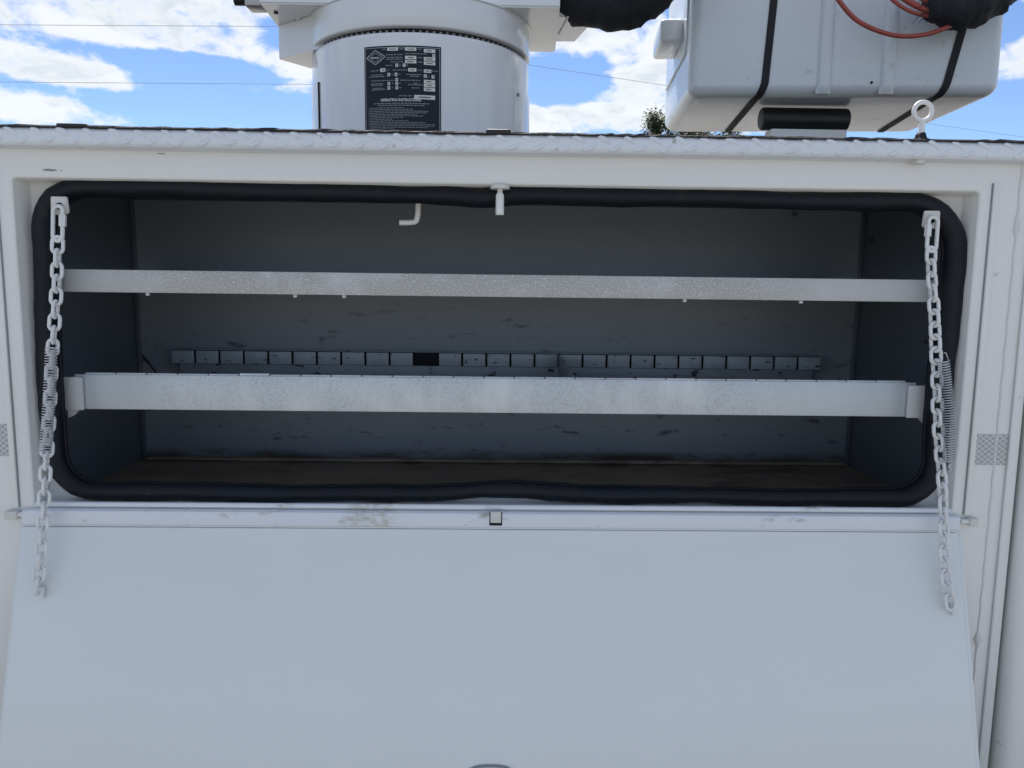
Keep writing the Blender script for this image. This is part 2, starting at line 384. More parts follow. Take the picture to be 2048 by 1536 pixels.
loft(bm, rings); obj('anti_slip_coating', bm, 'coating', body, smooth=False)
def lug(sgn):
    bm = bmesh.new(); n = 9; rows = []
    for k in range(n):
        t = k/(n-1)*2-1; wd = .0036*math.sqrt(max(0, 1-t*t))+.0002; hh = .0021*math.sqrt(max(0, 1-t*t))
        cx, cz = t*.0105, -t*.0052*sgn+.0016*(1-t*t)*sgn
        nxx, nzz = .45*sgn, 1
        rows.append([Vector((cx-wd*nxx, 0, cz-wd*nzz)), Vector((cx-wd*nxx*.4, -hh, cz-wd*nzz*.4)), Vector((cx+wd*nxx*.4, -hh, cz+wd*nzz*.4)), Vector((cx+wd*nxx, 0, cz+wd*nzz))])
    loft(bm, rows, closed=False); return bm
PIT = .0368
lugA = obj('tread_lug', lug(1), 'tread_paint_skylit', lip, origin=Vector((0,0,0)), angle=25)
lugB = obj('tread_lug', lug(-1), 'tread_paint_skylit', lip, origin=Vector((0,0,0)), angle=25)
zt, zb = DECK-.0085, LB+.0085
k0 = int(-.86/PIT); first = [True, True]
for k in range(k0, -k0+1):
    for q, (src, zz, off) in enumerate(((lugA, zt, .002), (lugB, zb, .018))):
        pos = Vector((k*PIT+off+random.uniform(-.001, .001), LY+.0002, zz+.0006*math.sin(k*PIT*5)))
        if first[q]: src.location = pos-WORLD[lip]; WORLD[src] = pos; first[q] = False
        else: copy_part(src, lip, pos, (0, random.uniform(-.12, .12), 0)).scale = (random.uniform(.85, 1.08), random.uniform(.6, 1.05), random.uniform(.8, 1.05))

# far side, ends and underside of the body
obj('far_side_panel', bx(BODY_X0, BODY_X1, BODY_Y1-.006, BODY_Y1, BODY_Z0, DECK-.012), 'paint', body)
for xa in (BODY_X0-.006, BODY_X1):
    obj('end_panel', bx(xa, xa+.006, .002, BODY_Y1, BODY_Z0, DECK-.012), 'paint', body)
obj('underfloor', bx(BODY_X0+.01, BODY_X1-.01, .01, BODY_Y1-.01, BODY_Z0-.06, BODY_Z0-.002), 'black_rubber', body)
for wx in (-1.55, 1.55):
    for wy in (.18, BODY_Y1-.18):
        b = bmesh.new(); rr = [(.20,-.10),(.38,-.12),(.405,-.10),(.41,0),(.405,.10),(.38,.12),(.20,.10)]
        n = 40; loft(b, [[Vector((wx+r*math.cos(2*math.pi*k/n), wy+yy, .41+r*math.sin(2*math.pi*k/n))) for k in range(n)] for r, yy in rr])
        ty = obj('wheel', b, 'black_rubber', body)
        b = bmesh.new(); loft(b, [[Vector((wx+r*math.cos(2*math.pi*k/n), wy+yy, .41+r*math.sin(2*math.pi*k/n))) for k in range(n)] for r, yy in ((.199,-.105),(.17,-.06),(.05,-.09),(.05,.09),(.17,.06),(.199,.105))])
        obj('rim', b, 'steel', ty)

# flat trim bars either side of the door, caulked seam, gap and next compartment's door
for top, bot, s in (((1984, 366), (1928, 1030), 1), ((-6, 340), (38, 1014), -1)):
    xx = at(*bot, -.002).x; zt_, zb_ = at(*top, -.002).z, at(*bot, -.002).z
    obj('trim_bar', bx(min(xx, xx+s*.008), max(xx, xx+s*.008), -.005, -.0004, zb_, zt_, bev=.0012), 'paint', body)
    obj('trim_groove', bx(min(xx-s*.0016, xx-s*.0002), max(xx-s*.0016, xx-s*.0002), -.0012, -.0002, zb_, zt_), 'grey_chip', body)
bm = bmesh.new(); pts = [Vector((SEAM+.0006*math.sin(i*1.7), -.0004, LB-.003-(LB-.003-BODY_Z0)*i/80)) for i in range(81)]
blobs = [at(2033, 450, 0).z, at(1964, 1278, 0).z]
zz0, zz1 = pts[0].z, pts[-1].z
tube(bm, pts, lambda t: .0016+.0055*max(math.exp(-((zz0+(zz1-zz0)*t-b_)/.007)**2) for b_ in blobs), n=8)
obj('caulk_bead', bm, 'caulk', body, angle=80)
obj('door_gap', bx(GAP-.0025, GAP+.008, .012, .03, BODY_Z0, LB-.004), 'grey_chip', body)
bm = bmesh.new()
NP = [(.003, .010), (.003, -.010), (.008, -.019), (.018, -.024), (.030, -.026), (1.4, -.026), (1.4, .010)]
loft(bm, [[Vector((GAP+dx, yy, z)) for dx, yy in NP] for z in (BODY_Z0+.02, LB-.012)])
nd = obj('compartment_door', bm, 'paint', body, angle=60); nd['label'] = 'closed neighbouring compartment door with a rounded edge'
obj('door_frame_strip', bx(GAP-.020, GAP-.004, -.006, -.0004, BODY_Z0+.01, LB-.006, bev=.003), 'paint', body)
# reflective tape
ta, tb = at(1945, 868, -.0008), at(2019, 930, -.0008)
obj('reflective_tape', bx(at(1940, 900, 0).x+.004, GAP-.021, -.0012, -.0003, tb.z, ta.z), 'reflective_tape', body)
obj('reflective_tape', bx(GAP+.032, GAP+.2, -.0272, -.0262, tb.z, ta.z), 'reflective_tape', body)
tl = at(20, 848, -.0008); tl2 = at(20, 912, -.0008)
obj('reflective_tape', bx(-1.0, tl.x-.0005, -.0012, -.0003, tl2.z, tl.z), 'reflective_tape', body)
# bare chip in the paint above the door
for (pa, pb, h_) in (((84, 337), (115, 343), .0019), ((120, 340), (124, 343), .001), ((313, 306), (332, 309), .0008)):
    a, c = at(*pa, -.0003), at(*pb, -.0003); cx, cz = (a.x+c.x)/2, (a.z+c.z)/2
    b = bmesh.new(); vs = [b.verts.new((cx+(a.x-c.x)/2*math.cos(t)*random.uniform(.85, 1.05), -.0003, cz+h_*math.sin(t)*random.uniform(.75, 1.1))) for t in [2*math.pi*k/18 for k in range(18)]]
    b.faces.new(vs); obj('paint_chip', b, 'grey_chip', body, smooth=False)

# hooks and pins
p0, p1, p2 = at(837, 388, .10), at(836, 443, .10), at(799, 445, .10)
b = bmesh.new(); tube(b, [p0+Vector((0,0,.06)), p0]+spline([p1+Vector((0,0,.012)), p1+Vector((-.003,0,.001)), p1+Vector((-.012,0,-.0015)), p2], 5), .0046, n=12)
obj('hook_rod', b, 'paint', body)
pw = at(1000, 377, .006); pb_ = at(999, 430, .006)
b = bmesh.new(); cyl(b, pw+Vector((0,0,-.001)), (pw.x, pw.y, Z1-.0003), .0142, 24); cyl(b, pw+Vector((0,0,-.008)), pw, .004, 14)
wsh = obj('striker_pin', b, 'tab_paint', body)
b = bmesh.new(); lathe(b, pw.x, pw.y, [(.0005, pw.z-.007), (.0048, pw.z-.007), (.0062, pw.z-.010), (.0064, pb_.z+.0004), (.006, pb_.z), (.0005, pb_.z)], 20); obj('pin_sleeve', b, 'paint', wsh)

# eye bolt through the deck edge
ec = at(1846, 223, -.012); ez = DECK
eye = obj('eye_bolt', tube(bmesh.new(), [ec+Vector((.0132*math.cos(a), 0, .0132*math.sin(a))) for a in [2*math.pi*k/28 for k in range(28)]], .0034, n=10, closed=True), 'chain_paint', body, angle=80)
b = bmesh.new(); cyl(b, ec+Vector((0,0,-.0145)), (ec.x, ec.y, ez-.005), .0042, 14, .0048); obj('shank', b, 'chain_paint', eye)
b = bmesh.new(); lathe(b, ec.x, ec.y, [(.0049, ez+.013), (.0075, ez+.010), (.0085, ez+.005), (.013, ez+.003), (.014, ez-.001)], 16)
for v in b.verts: v.co += Vector((random.uniform(-.0013, .0013), random.uniform(-.001, .001), random.uniform(-.001, .001)))
obj('sealant', b, 'coating', eye, smooth=False)
nb = at(1838, 322, -.014); b = bmesh.new(); cyl(b, (nb.x, -.014, LB+.003), (nb.x, -.014, LB-.0055), .0095, 6); obj('nut', b, 'tab_paint', eye, smooth=False)
# black pads on the deck edge
for xa, xb, yt in ((112, 172, 246), (972, 1022, 258)):
    a, c = at(xa, yt, LY), at(xb, yt, LY)
    b = bmesh.new(); box(b, a.x, c.x, LY-.0015, .03, DECK-.0012, a.z, bev=.002); obj('rubber_pad', b, 'black_rubber', body)

# ------------------------------------------------------------------ drop-down door
TILT = R(15.9); HY = -.012
dT = at(1000, 1059, HY); dz0 = dT.z
dxl, dxr = at(38, 1057, HY).x, at(1926, 1066, HY).x
TM = Matrix.Translation((0, HY, dz0)) @ Matrix.Rotation(-TILT, 4, 'X')   # local: x, y = through the sheet, -z = down the door
DL = .545
bm = bmesh.new(); box(bm, dxl+.004, dxr-.007, 0, .022, -DL, 0, bev=.0022, seg=3)
for v in bm.verts:                                                       # slight oil-canning of the sheet
    pass
bmesh.ops.transform(bm, matrix=TM, verts=bm.verts)
door = obj('drop_door', bm, 'door_paint', body, angle=40)
door['label'] = 'white drop-down compartment door hanging open below its hinge'
for xa, xb in ((dxl, dxl+.0035), (dxr-.0065, dxr)):
    b = bmesh.new(); box(b, xa, xb, .003, .026, -DL, -.004, bev=.0014, mtx=TM); obj('edge_flange', b, 'door_paint', door)
b = bmesh.new(); box(b, dxl+.006, dxr-.008, .002, .02, .0004, .004, bev=.001, mtx=TM); obj('top_fold', b, 'door_paint', door)
# paddle latch
_n = TM.to_3x3() @ Vector((0,-1,0)); _d = ray(981, 1529); _p = CAM+_d*((TM.translation-CAM).dot(_n)/_d.dot(_n))
lc = Vector((_p.x, 0, (TM.inverted() @ _p).z-.030))
b = bmesh.new(); loft(b, [[Vector((lc.x+s*.043*math.copysign(abs(math.cos(t))**.75, math.cos(t)), yy, lc.z+s*.030*math.copysign(abs(math.sin(t))**.75, math.sin(t)))) for t in [2*math.pi*k/40 for k in range(40)]] for s, yy in ((1,-.0004),(1,-.003),(.93,-.005),(.80,-.005),(.76,-.002))])
bmesh.ops.transform(b, matrix=TM, verts=b.verts); lat = obj('latch', b, 'steel', door, angle=30)
# the slot handle is part of the same casting
hz0, hz1 = at(1000, 1057, -.010).z+.0012, at(1000, 1025, -.010).z
bm = bmesh.new(); rings = []
pr = [(-.001, hz0), (-.0105, hz0), (-.0125, hz0+.002), (-.0125, hz1-.006), (-.011, hz1-.002), (-.007, hz1), (-.001, hz1)]
loft(bm, [[Vector((x, y, z)) for y, z in pr] for x in (at(46, 1040, -.01).x, at(1918, 1050, -.01).x)])
hinge = obj('hinge_strip', bm, 'sill_paint', body, angle=40)
bm = bmesh.new(); zs = at(1000, 1016, -.005).z
tube(bm, [Vector((x, -.0006, zs)) for x in (X0+.004, -.3, .3, X1-.004)], .0042, n=12); obj('sill_bead', bm, 'sill_paint', body, angle=80)
c0, c1 = at(979, 1024, -.0127), at(1004, 1051, -.0127)
nt_ = obj('drain_notch', bx(c0.x, c1.x, -.0134, -.0124, c1.z, c0.z), 'dark_gap', hinge)
obj('drain_tab', bx(c0.x+.0015, c1.x-.0015, -.0165, -.0135, c1.z+.005, c0.z+.001, bev=.001), 'tab_paint', hinge)
for xa, xb, yy in ((12, 38, 1029), (1936, 1953, 1043)):
    a, c = at(xa, yy, -.008), at(xb, yy, -.008); xs = (a.x, c.x)
    k_ = obj('hinge_block', bx(xs[0], xs[1], -.014, -.0005, a.z-.0072, a.z+.0062, bev=.002), 'tab_paint', body)
    b = bmesh.new(); s = 1 if xa < 500 else -1
    xe = xs[1] if s > 0 else xs[0]
    cyl(b, (xe-s*.001, -.0075, a.z), (xe+s*.012, -.0075, a.z), .0038, 14); obj('hinge_pin', b, 'paint', k_)

# ------------------------------------------------------------------ shelves in the compartment
# upper shelf
SF = .058
zA, zB = at(1000, 549, SF).z, at(1000, 594, SF).z
xL, xR = at(118, 560, SF).x, at(1868, 580, SF).x
t = thing('upper_shelf', (0, .2, zB), 'upper steel shelf with a narrow speckled front edge', 'shelf')
obj('front_edge', bx(xL, xR, SF, SF+.0025, zB, zA, bev=.0011), 'shelf_paint', t)
obj('shelf_board', bx(xL+.002, xR-.002, SF+.0028, IB-.01, zA-.006, zA-.003), 'rail_grey', t)
obj('back_edge', bx(xL+.01, xR-.01, IB-.0095, IB-.008, zB+.01, zA-.002), 'rail_grey', t)
for px in (295, 590, 688, 1370, 1603):
    q = at(px, 597, SF+.004); b = bmesh.new(); cyl(b, (q.x, SF+.006, zB+.004), (q.x, SF+.006, zB-.0045), .0032, 10); obj('screw_end', b, 'tab_paint', t)
# lower divider shelf
SG = .058; SBK = .440
zA, zB = at(1000, 757, SG).z, at(1000, 826, SG).z
xL, xR = at(150, 780, SG).x, at(1830, 800, SG).x
t = thing('divider_shelf', (0, .2, zB), 'lower steel shelf tray with slotted rails and one divider', 'shelf tray')
obj('front_edge', bx(xL, xR, SG, SG+.0025, zB, zA, bev=.0012), 'galvanised', t)
obj('tray_floor', bx(xL+.002, xR-.002, SG+.0028, SBK+.01, zB+.003, zB+.006), 'rail_grey', t)
r0, r1 = at(342, 712, SBK), at(1642, 727, SBK)
zrt = at(1000, 706, SBK).z; zrm = at(1000, 731, SBK).z
obj('back_rail', bx(r0.x+.016, r1.x-.016, SBK+.0035, SBK+.006, zB+.0065, zrm-.0028, bev=.0008), 'rail_grey', t)
obj('rail_channel', bx(r0.x, r1.x, SBK+.0065, SBK+.0085, zrm-.004, zrt, bev=.0008), 'dark_gap', t)
obj('rail_flange', bx(r0.x, r1.x, SBK-.004, SBK+.006, zrt-.0002, zrt+.0018, bev=.0006), 'rail_grey', t)
NT = 27; pitch = (r1.x-r0.x)/NT; tab0 = None; miss = int((855-342)/1300*NT)
for k in range(NT):
    xc = r0.x+pitch*(k+.5); zc = (zrt+zrm)/2-.002
    if k == miss: continue
    if tab0 is None:
        tab0 = obj('rail_tab', bx(xc-pitch/2+.0022, xc+pitch/2-.0022, SBK-.003, SBK+.0005, zrm-.002, zrt-.0018, bev=.0008), 'tab_grey', t)
    else: copy_part(tab0, t, (xc, WORLD[tab0].y, WORLD[tab0].z), (random.uniform(-.06, .04), 0, 0))
f0 = None; fp = (xR-xL-.03)/NT
for k in range(NT):
    xc = xL+.015+fp*(k+.5); dz = (.0014 if k == 5 else 0)+random.uniform(-.0003, .0003)
    pos = Vector((xc, SG+.0052, zA+.0016+dz))
    if f0 is None: f0 = obj('front_tab', bx(xc-fp/2+.0009, xc+fp/2-.0009, SG+.0032, SG+.0072, zA-.006, zA+.0024, bev=.0008), 'galvanised', t); 
    else: copy_part(f0, t, (xc, WORLD[f0].y, WORLD[f0].z+dz))
dv = at(1118, 715, SBK-.006).x
bm = bmesh.new(); za_, zb2 = zrt-.002, zA-.012
pts = [(SBK-.006, za_), (SBK-.006, zB+.007), (SG+.01, zB+.007), (SG+.01, zb2), (SG+.03, zA-.008)]
loft(bm, [[Vector((dv+dx+(.004*(SBK-y)/.38), y, z)) for y, z in pts] for dx in (-.0012, .0012)]); obj('divider', bm, 'rail_grey', t, smooth=False)
for xa, xb in ((at(128, 780, SG-.004).x, at(166, 780, SG-.004).x), (at(1815, 800, SG-.004).x, at(1866, 800, SG-.004).x)):
    obj('end_bracket', bx(xa, xb, SG-.006, SG-.0006, zB-.001, zA-.004, bev=.0014), 'shelf_paint', t)
    s = 1 if xa < 0 else -1; xo = xa if s > 0 else xb
    b = bmesh.new(); loft(b, [[Vector((xo+s*.003, y, zB-.0015)), Vector((xo+s*.019, y, zB-.0015)), Vector((xo+s*.012, y, zB-.010)), Vector((xo+s*.003, y, zB-.014))] for y in (SG-.002, SG+.006)])
    obj('gusset', b, 'shelf_paint', t)
q0, q1 = at(284, 710, IB-.004), at(312, 745, IB-.03)
b = bmesh.new(); tube(b, [q0, q1, q1+(q1-q0)], .0018, n=6); obj('brace_wire', b, 'dark_gap', t)

# ------------------------------------------------------------------ door chains
def link_mesh(Lp, Wd, rad, n=28, m=8):
    """stadium link along z, centred; Lp = inner pitch, Wd = outer width"""
    rr = Wd/2-rad; hs = Lp/2+rad-rr-rad+rad*0 ; hs = max(.001, Lp/2-(rr-rad)); pts = []
    for k in range(n//2+1): a = math.pi*k/(n//2); pts.append(Vector((rr*math.cos(a), 0, hs+rr*math.sin(a))))
    for k in range(n//2+1): a = math.pi+math.pi*k/(n//2); pts.append(Vector((rr*math.cos(a), 0, -hs+rr*math.sin(a))))
    return tube(bmesh.new(), pts, rad, n=m, closed=True)
LINK_P, LINK_W, LINK_R = .0190, .0205, .0028
def chain(label, path, ang0, spring, tab_px, side):
    """path: world points from the anchor down to the door."""
    pts = spline(path, 12)
    cum = [0]
    for a, b_ in zip(pts, pts[1:]): cum.append(cum[-1]+(b_-a).length)
    def pos(s):
        s = min(max(s, 0), cum[-1])
        for i in range(len(cum)-1):
            if s <= cum[i+1]: return pts[i].lerp(pts[i+1], (s-cum[i])/max(1e-9, cum[i+1]-cum[i]))
        return pts[-1]
    root = thing('door_chain', path[0], label, 'chain', 'white chains that hold the drop door')
    # quick link at the top
    top = path[0]; QL = .046
    q = obj('quick_link', link_mesh(QL, .0215, .0030), 'chain_paint', root, origin=Vector((0,0,0)), angle=80)
    dirv = (pos(QL)-top).normalized(); qc = top+dirv*(QL/2)
    rotq = Vector((0,0,-1)).rotation_difference(dirv) @ Matrix.Rotation(R(side*8), 3, 'Z').to_quaternion()
    q.location = qc-WORLD[root]; q.rotation_mode = 'QUATERNION'; q.rotation_quaternion = rotq; WORLD[q] = qc
    b = bmesh.new(); cyl(b, (0,0,-.0085), (0,0,.0085), .0052, 6)
    nu = obj('quick_link_nut', b, 'chain_paint', q, origin=Vector((0,0,0)), smooth=False); nu.location = (-side*.0077, 0, .004)
    s = QL+LINK_P/2-.0005; k = 0; first = None; mids = []
    while s < cum[-1]:
        c = pos(s); d = (pos(s+LINK_P/2)-pos(s-LINK_P/2)).normalized()
        rot = Vector((0,0,-1)).rotation_difference(d) @ Matrix.Rotation(R(ang0+90*(k % 2)+random.uniform(-13, 13)), 3, 'Z').to_quaternion()
        if first is None: first = obj('link', link_mesh(LINK_P, LINK_W, LINK_R), 'chain_paint', root, origin=Vector((0,0,0)), angle=80); o = first
        else: o = first.copy(); C.objects.link(o); o.parent = root
        o.location = c-WORLD[root]; o.rotation_mode = 'QUATERNION'; o.rotation_quaternion = rot; WORLD[o] = c
        s += LINK_P; k += 1
    # coil spring hooked between two links
    a, c = spring; ax = (c-a); Ls = ax.length; ax.normalize(); u = ax.cross(Vector((0,1,0))).normalized(); v = ax.cross(u)
    turns = 40; hp = []
    for i in range(turns*12+1):
        tt = i/(turns*12); th = 2*math.pi*turns*tt
        bend = (.0035 if side > 0 else .0012)*math.sin(math.pi*tt)
        hp.append(a+ax*(Ls*tt)+u*math.cos(th)*.0078+v*math.sin(th)*.0078+Vector((bend,0,0)))
    hook0 = [a-ax*.012+u*.004*math.sin(z_)+v*.001 for z_ in (0, 1, 2)]; hook1 = [c+ax*.006, c+ax*.012+u*.004, c+ax*.014-u*.003]
    b = bmesh.new(); tube(b, hook0+hp+hook1, .00085, n=5); obj('coil_spring', b, 'spring_steel', root, angle=80)
    return root
def door_y(px, py):      # depth of the open door's face behind a pixel
    n = Vector((0, -math.cos(TILT), math.sin(TILT))); d = ray(px, py)
    n = (TM.to_3x3() @ Vector((0,-1,0))); P0 = TM.translation
    tt = (P0-CAM).dot(n)/d.dot(n); return (CAM+d*tt)
ly = lambda i, n: -.004
Lp = [at(116, 416, .004), at(115, 500, -.004), at(112, 600, -.010), at(104, 720, -.018), at(99, 830, -.024), at(92, 930, -.030), at(86, 1040, -.034), at(81, 1120, -.046)]
e_ = door_y(80, 1188); Lp.append(e_+Vector((0,-.010,0)))
Rp = [at(1867, 438, .004), at(1862, 520, -.004), at(1868, 620, -.010), at(1873, 740, -.018), at(1876, 850, -.024), at(1884, 960, -.030), at(1888, 1060, -.036), at(1891, 1140, -.046)]
e2 = door_y(1897, 1222); Rp.append(e2+Vector((0,-.010,0)))
cl = chain('white painted link chain near the fascia paint chip, its spring bowed over the links', Lp, 8, (at(103, 694, -.044), at(90, 905, -.054)), None, -1)
cr = chain('white painted link chain beside the reflective tape, its spring hanging outside the links', Rp, 10, (at(1887, 722, -.028), at(1897, 925, -.040)), None, 1)
# tabs the chains hang from (part of the body) and their lower lugs on the door
for (tx, ty, s) in ((120, 411, -1), (1862, 439, 1)):
    c = at(tx, ty, .012); b = bmesh.new()
    out = [(-.0125, .013), (.0115, .013), (.0135, -.010), (.008, -.0135), (-.010, -.0135), (-.0135, -.009)]
    box_y = (.010, .0145)
    ringo = [[Vector((c.x+s*-x, y, c.z+z)) for x, z in out] for y in box_y]
    loft(b, ringo); bmesh.ops.bevel(b, geom=[e for e in b.edges], offset=.0012, segments=2, affect='EDGES')
    tb_ = obj('chain_tab', b, 'tab_paint', body)
    b = bmesh.new(); cyl(b, (c.x-s*-.001*0, .0094, c.z-.001), (c.x, .0099, c.z-.001), .0052, 18); obj('tab_hole', b, 'dark_gap', tb_)
for e0 in (e_, e2):
    b = bmesh.new(); box(b, e0.x+.001, e0.x+.009, -.0085, -.0004, 0, .018, bev=.002)
    bmesh.ops.translate(b, verts=b.verts, vec=(0, 0, -.006))
    m3 = Matrix.Translation((0, e0.y, e0.z)) @ Matrix.Rotation(-TILT, 4, 'X'); bmesh.ops.transform(b, matrix=m3, verts=b.verts)
    obj('chain_lug', b, 'chain_paint', door)

# ------------------------------------------------------------------ lift pedestal and turret
YC = 1.2
a, c = at(631, 255, YC), at(1057, 258, YC)
PX = (a.x+c.x)/2; PR = (c.x-a.x)/2*.992
zr = at(844, 63, YC-PR).z
ped = thing('lift_pedestal', (PX, YC, DECK+.002), 'round white lift pedestal carrying a black instruction plate', 'lift pedestal')
lathe_seg = 128
b = bmesh.new(); lathe(b, PX, YC, [(PR+.02, DECK+.002), (PR+.02, DECK+.014), (PR, DECK+.016), (PR, zr-.012), (PR-.001, zr-.004), (PR-.004, zr-.001), (PR-.03, zr-.001)], lathe_seg); obj('column', b, 'column_paint', ped, angle=40)
b = bmesh.new(); lathe(b, PX, YC, [(PR-.018, zr-.02), (PR-.018, zr+.03)], lathe_seg); obj('bearing_gap', b, 'dark_gap', ped)
b = bmesh.new()
for k in range(110):
    th = 2*math.pi*k/110; cx_, cy_ = PX+(PR-.012)*math.cos(th), YC+(PR-.012)*math.sin(th)
    box(b, -.004, .004, -.0025, .0025, 0, .005, mtx=Matrix.Translation((cx_, cy_, zr+.0005)) @ Matrix.Rotation(th, 4, 'Z'))
obj('bearing_teeth', b, 'grey_chip', ped)['kind'] = 'stuff'
zt0 = zr+.0125
zu = zr+.004
A = atz(647, 95, zu); B = atz(557, 118, zu); Cc = atz(629, 139, zu)
zp = at(553, 51, B.y).z
b = bmesh.new(); lathe(b, PX, YC, [(PR-.03, zt0), (PR-.002, zt0), (PR+.001, zt0+.002), (PR+.002, zt0+.004), (PR+.002, zp-.005), (PR+.006, zp-.002), (PR+.006, zp-.0008), (.01, zp-.0008)], lathe_seg); tur = obj('turret', b, 'column_paint', ped, angle=40)
# gusset box under the turret plate, the plate itself and an ear behind it
b = bmesh.new()
out = [A+Vector((.06, .03, 0)), A, B, Cc, Cc+Vector((.10, .02, 0))]
loft(b, [[Vector((p.x, p.y, z)) for p in out] for z in (zu, zp-.0006)]); bmesh.ops.bevel(b, geom=[e for e in b.edges if abs(e.verts[0].co.z-e.verts[1].co.z) > .02], offset=.004, segments=2, affect='EDGES')
gus = obj('gusset_box', b, 'column_paint', tur, smooth=False)
FL = atz(518, 7, zp); FR = atz(1120, 15, zp); BR_ = atz(1110, 105, zp)
PT = .35
b = bmesh.new(); pl = [FL, FR, BR_, Vector((B.x+.01, BR_.y, 0)), B+Vector((-.001, 0, 0))]
loft(b, [[Vector((p.x, p.y, z)) for p in pl] for z in (zp, zp+PT)]); bmesh.ops.bevel(b, geom=list(b.edges), offset=.004, segments=2, affect='EDGES')
obj('turret_plate', b, 'column_paint', tur, smooth=False)
b = bmesh.new(); ze = zp+.02; poly = [atz(1100, 30, ze), atz(1184, 45, ze), atz(1149, 83, ze), atz(1100, 83, ze)]
loft(b, [[Vector((p.x, p.y, z)) for p in poly] for z in (ze, ze+.012)]); obj('side_ear', b, 'column_paint', tur, smooth=False)
b = bmesh.new(); tube(b, [atz(1118, 68, ze-.001), atz(1136, 34, ze-.001)], .003, n=6); obj('ear_weld', b, 'paint', tur)
# small dark bracket and bolt at the turret's far left corner
k0_ = at(476, 2, FL.y+.03); k1_ = at(519, 17, FL.y+.03)
b = bmesh.new(); box(b, k0_.x+.022, FL.x+.004, FL.y+.01, FL.y+.07, k1_.z, k1_.z+.10, bev=.006); obj('corner_bracket', b, 'steel', tur)
b = bmesh.new(); cyl(b, (k0_.x-.01, FL.y+.035, k1_.z+.024), (k0_.x+.03, FL.y+.035, k1_.z+.024), .016, 14); obj('corner_fitting', b, 'black_rubber', tur)
for px, py in ((552, 24), (596, 36)):
    q = atz(px, py, zp); b = bmesh.new(); cyl(b, (q.x, q.y, zp+.001), (q.x, q.y, zp-.004), .008 if px > 560 else .006, 12); obj('plate_bolt', b, 'column_paint' if px > 560 else 'dark_gap', tur)
# access covers on the column's flanks
def on_col(ang, z, r=0.0): return Vector((PX+(PR+r)*math.sin(ang), YC-(PR+r)*math.cos(ang), z))
def col_angle(px, py):       # angle on the column seen at a pixel (0 = facing -y)
    d = ray(px, py); d2 = Vector((d.x, d.y)); o2 = Vector((CAM.x-PX, CAM.y-YC)); A_ = d2.dot(d2); B_ = 2*o2.dot(d2); C_ = o2.dot(o2)-PR*PR
    disc = B_*B_-4*A_*C_; tt = (-B_-math.sqrt(max(0, disc)))/(2*A_); h = CAM+d*tt
    return math.atan2(h.x-PX, -(h.y-YC)), h.z
def patch(name, a0, a1, z0, z1, r0, r1, material, parent, n=10):
    b = bmesh.new(); rings = []
    for k in range(n+1):
        an = a0+(a1-a0)*k/n; rings.append([on_col(an, z0, r0), on_col(an, z1, r0), on_col(an, z1, r1), on_col(an, z0, r1)])
    loft(b, rings); return obj(name, b, material, parent, angle=30)
aR, zR = col_angle(1027, 174)
cv = patch('access_cover', aR, R(100), DECK+.03, zR, .0005, .0045, 'column_paint', ped)
q = on_col(aR+.05, zR-.018, .0045); b = bmesh.new(); cyl(b, q, q+Vector((math.sin(aR), -math.cos(aR), 0))*.004, .005, 10); obj('cover_screw', b, 'steel', cv)
aL, zL = col_angle(638, 165)
cv = patch('access_cover', R(-100), aL, DECK+.03, zL, .0005, .0045, 'column_paint', ped)
patch('cover_gasket', aL+.002, aL+.016, DECK+.03, zL, .0003, .0035, 'dark_gap', ped, 2)
# instruction plate
aP0, zP1 = col_angle(729, 96); aP1, _ = col_angle(882, 96); _, zPc = col_angle(806, 91)
zP1 = zPc; zP0 = zP1-(aP1-aP0)*PR*1.36
plate = patch('instruction_plate', aP0, aP1, zP0, zP1, .0002, .0012, 'plate_print', ped, 16)
plate['label'] = 'black instruction plate with white data boxes and small print'
PWD, PHT = aP1-aP0, zP1-zP0
# plate coordinates: u 0..1 left to right, v 0..1 from the top, photo crop 216..1338 by 150..(150+1.36*1122)
def uv(px, py): return ((px-216)/1122.0, (py-158)/(1122.0*1.36))
def plate_pt(u, v, r=.0016): return on_col(aP0+PWD*u, zP1-PHT*v, r)
def quad_uv(b, u0, v0, u1, v1, r=.0016):
    n = max(1, int((u1-u0)/.08))
    for k in range(n):
        ua, ub = u0+(u1-u0)*k/n, u0+(u1-u0)*(k+1)/n
        b.faces.new([b.verts.new(plate_pt(*q, r)) for q in ((ua, v1), (ub, v1), (ub, v0), (ua, v0))])
bw = bmesh.new(); bg_ = bmesh.new(); bk = bmesh.new()
BOXES = [(572,185,730,228),(828,186,988,230),(1093,198,1255,246),(1213,262,1254,305),(828,298,988,345),(828,356,988,400),(1093,308,1255,358),(1093,368,1255,414),
         (690,405,730,450),(796,405,836,450),(466,464,542,512),(872,466,988,512),(1093,476,1198,522),(574,530,612,576),(680,530,718,576),(1093,545,1134,590),(1202,550,1242,596),
         (690,602,728,646),(574,656,612,700),(690,656,728,700),(574,714,612,758),(690,714,728,758),(1093,618,1252,664),(1093,668,1252,716),(1093,724,1252,774),(955,830,1252,888)]
for x0, y0, x1, y1 in BOXES:
    (u0, v0), (u1, v1) = uv(x0, y0), uv(x1, y1); quad_uv(bw, u0, v0, u1, v1)
    if x1-x0 > 70:
        m0, m1 = u0+(u1-u0)*random.uniform(.15, .3), u0+(u1-u0)*random.uniform(.6, .85); x_ = m0
        while x_ < m1:
            dx = random.uniform(.006, .014); quad_uv(bk, x_, v0+(v1-v0)*.36, x_+dx*.7, v0+(v1-v0)*.66, .0019); x_ += dx
    else: quad_uv(bk, u0+(u1-u0)*.35, v0+(v1-v0)*.3, u0+(u1-u0)*.65, v0+(v1-v0)*.72, .0019)
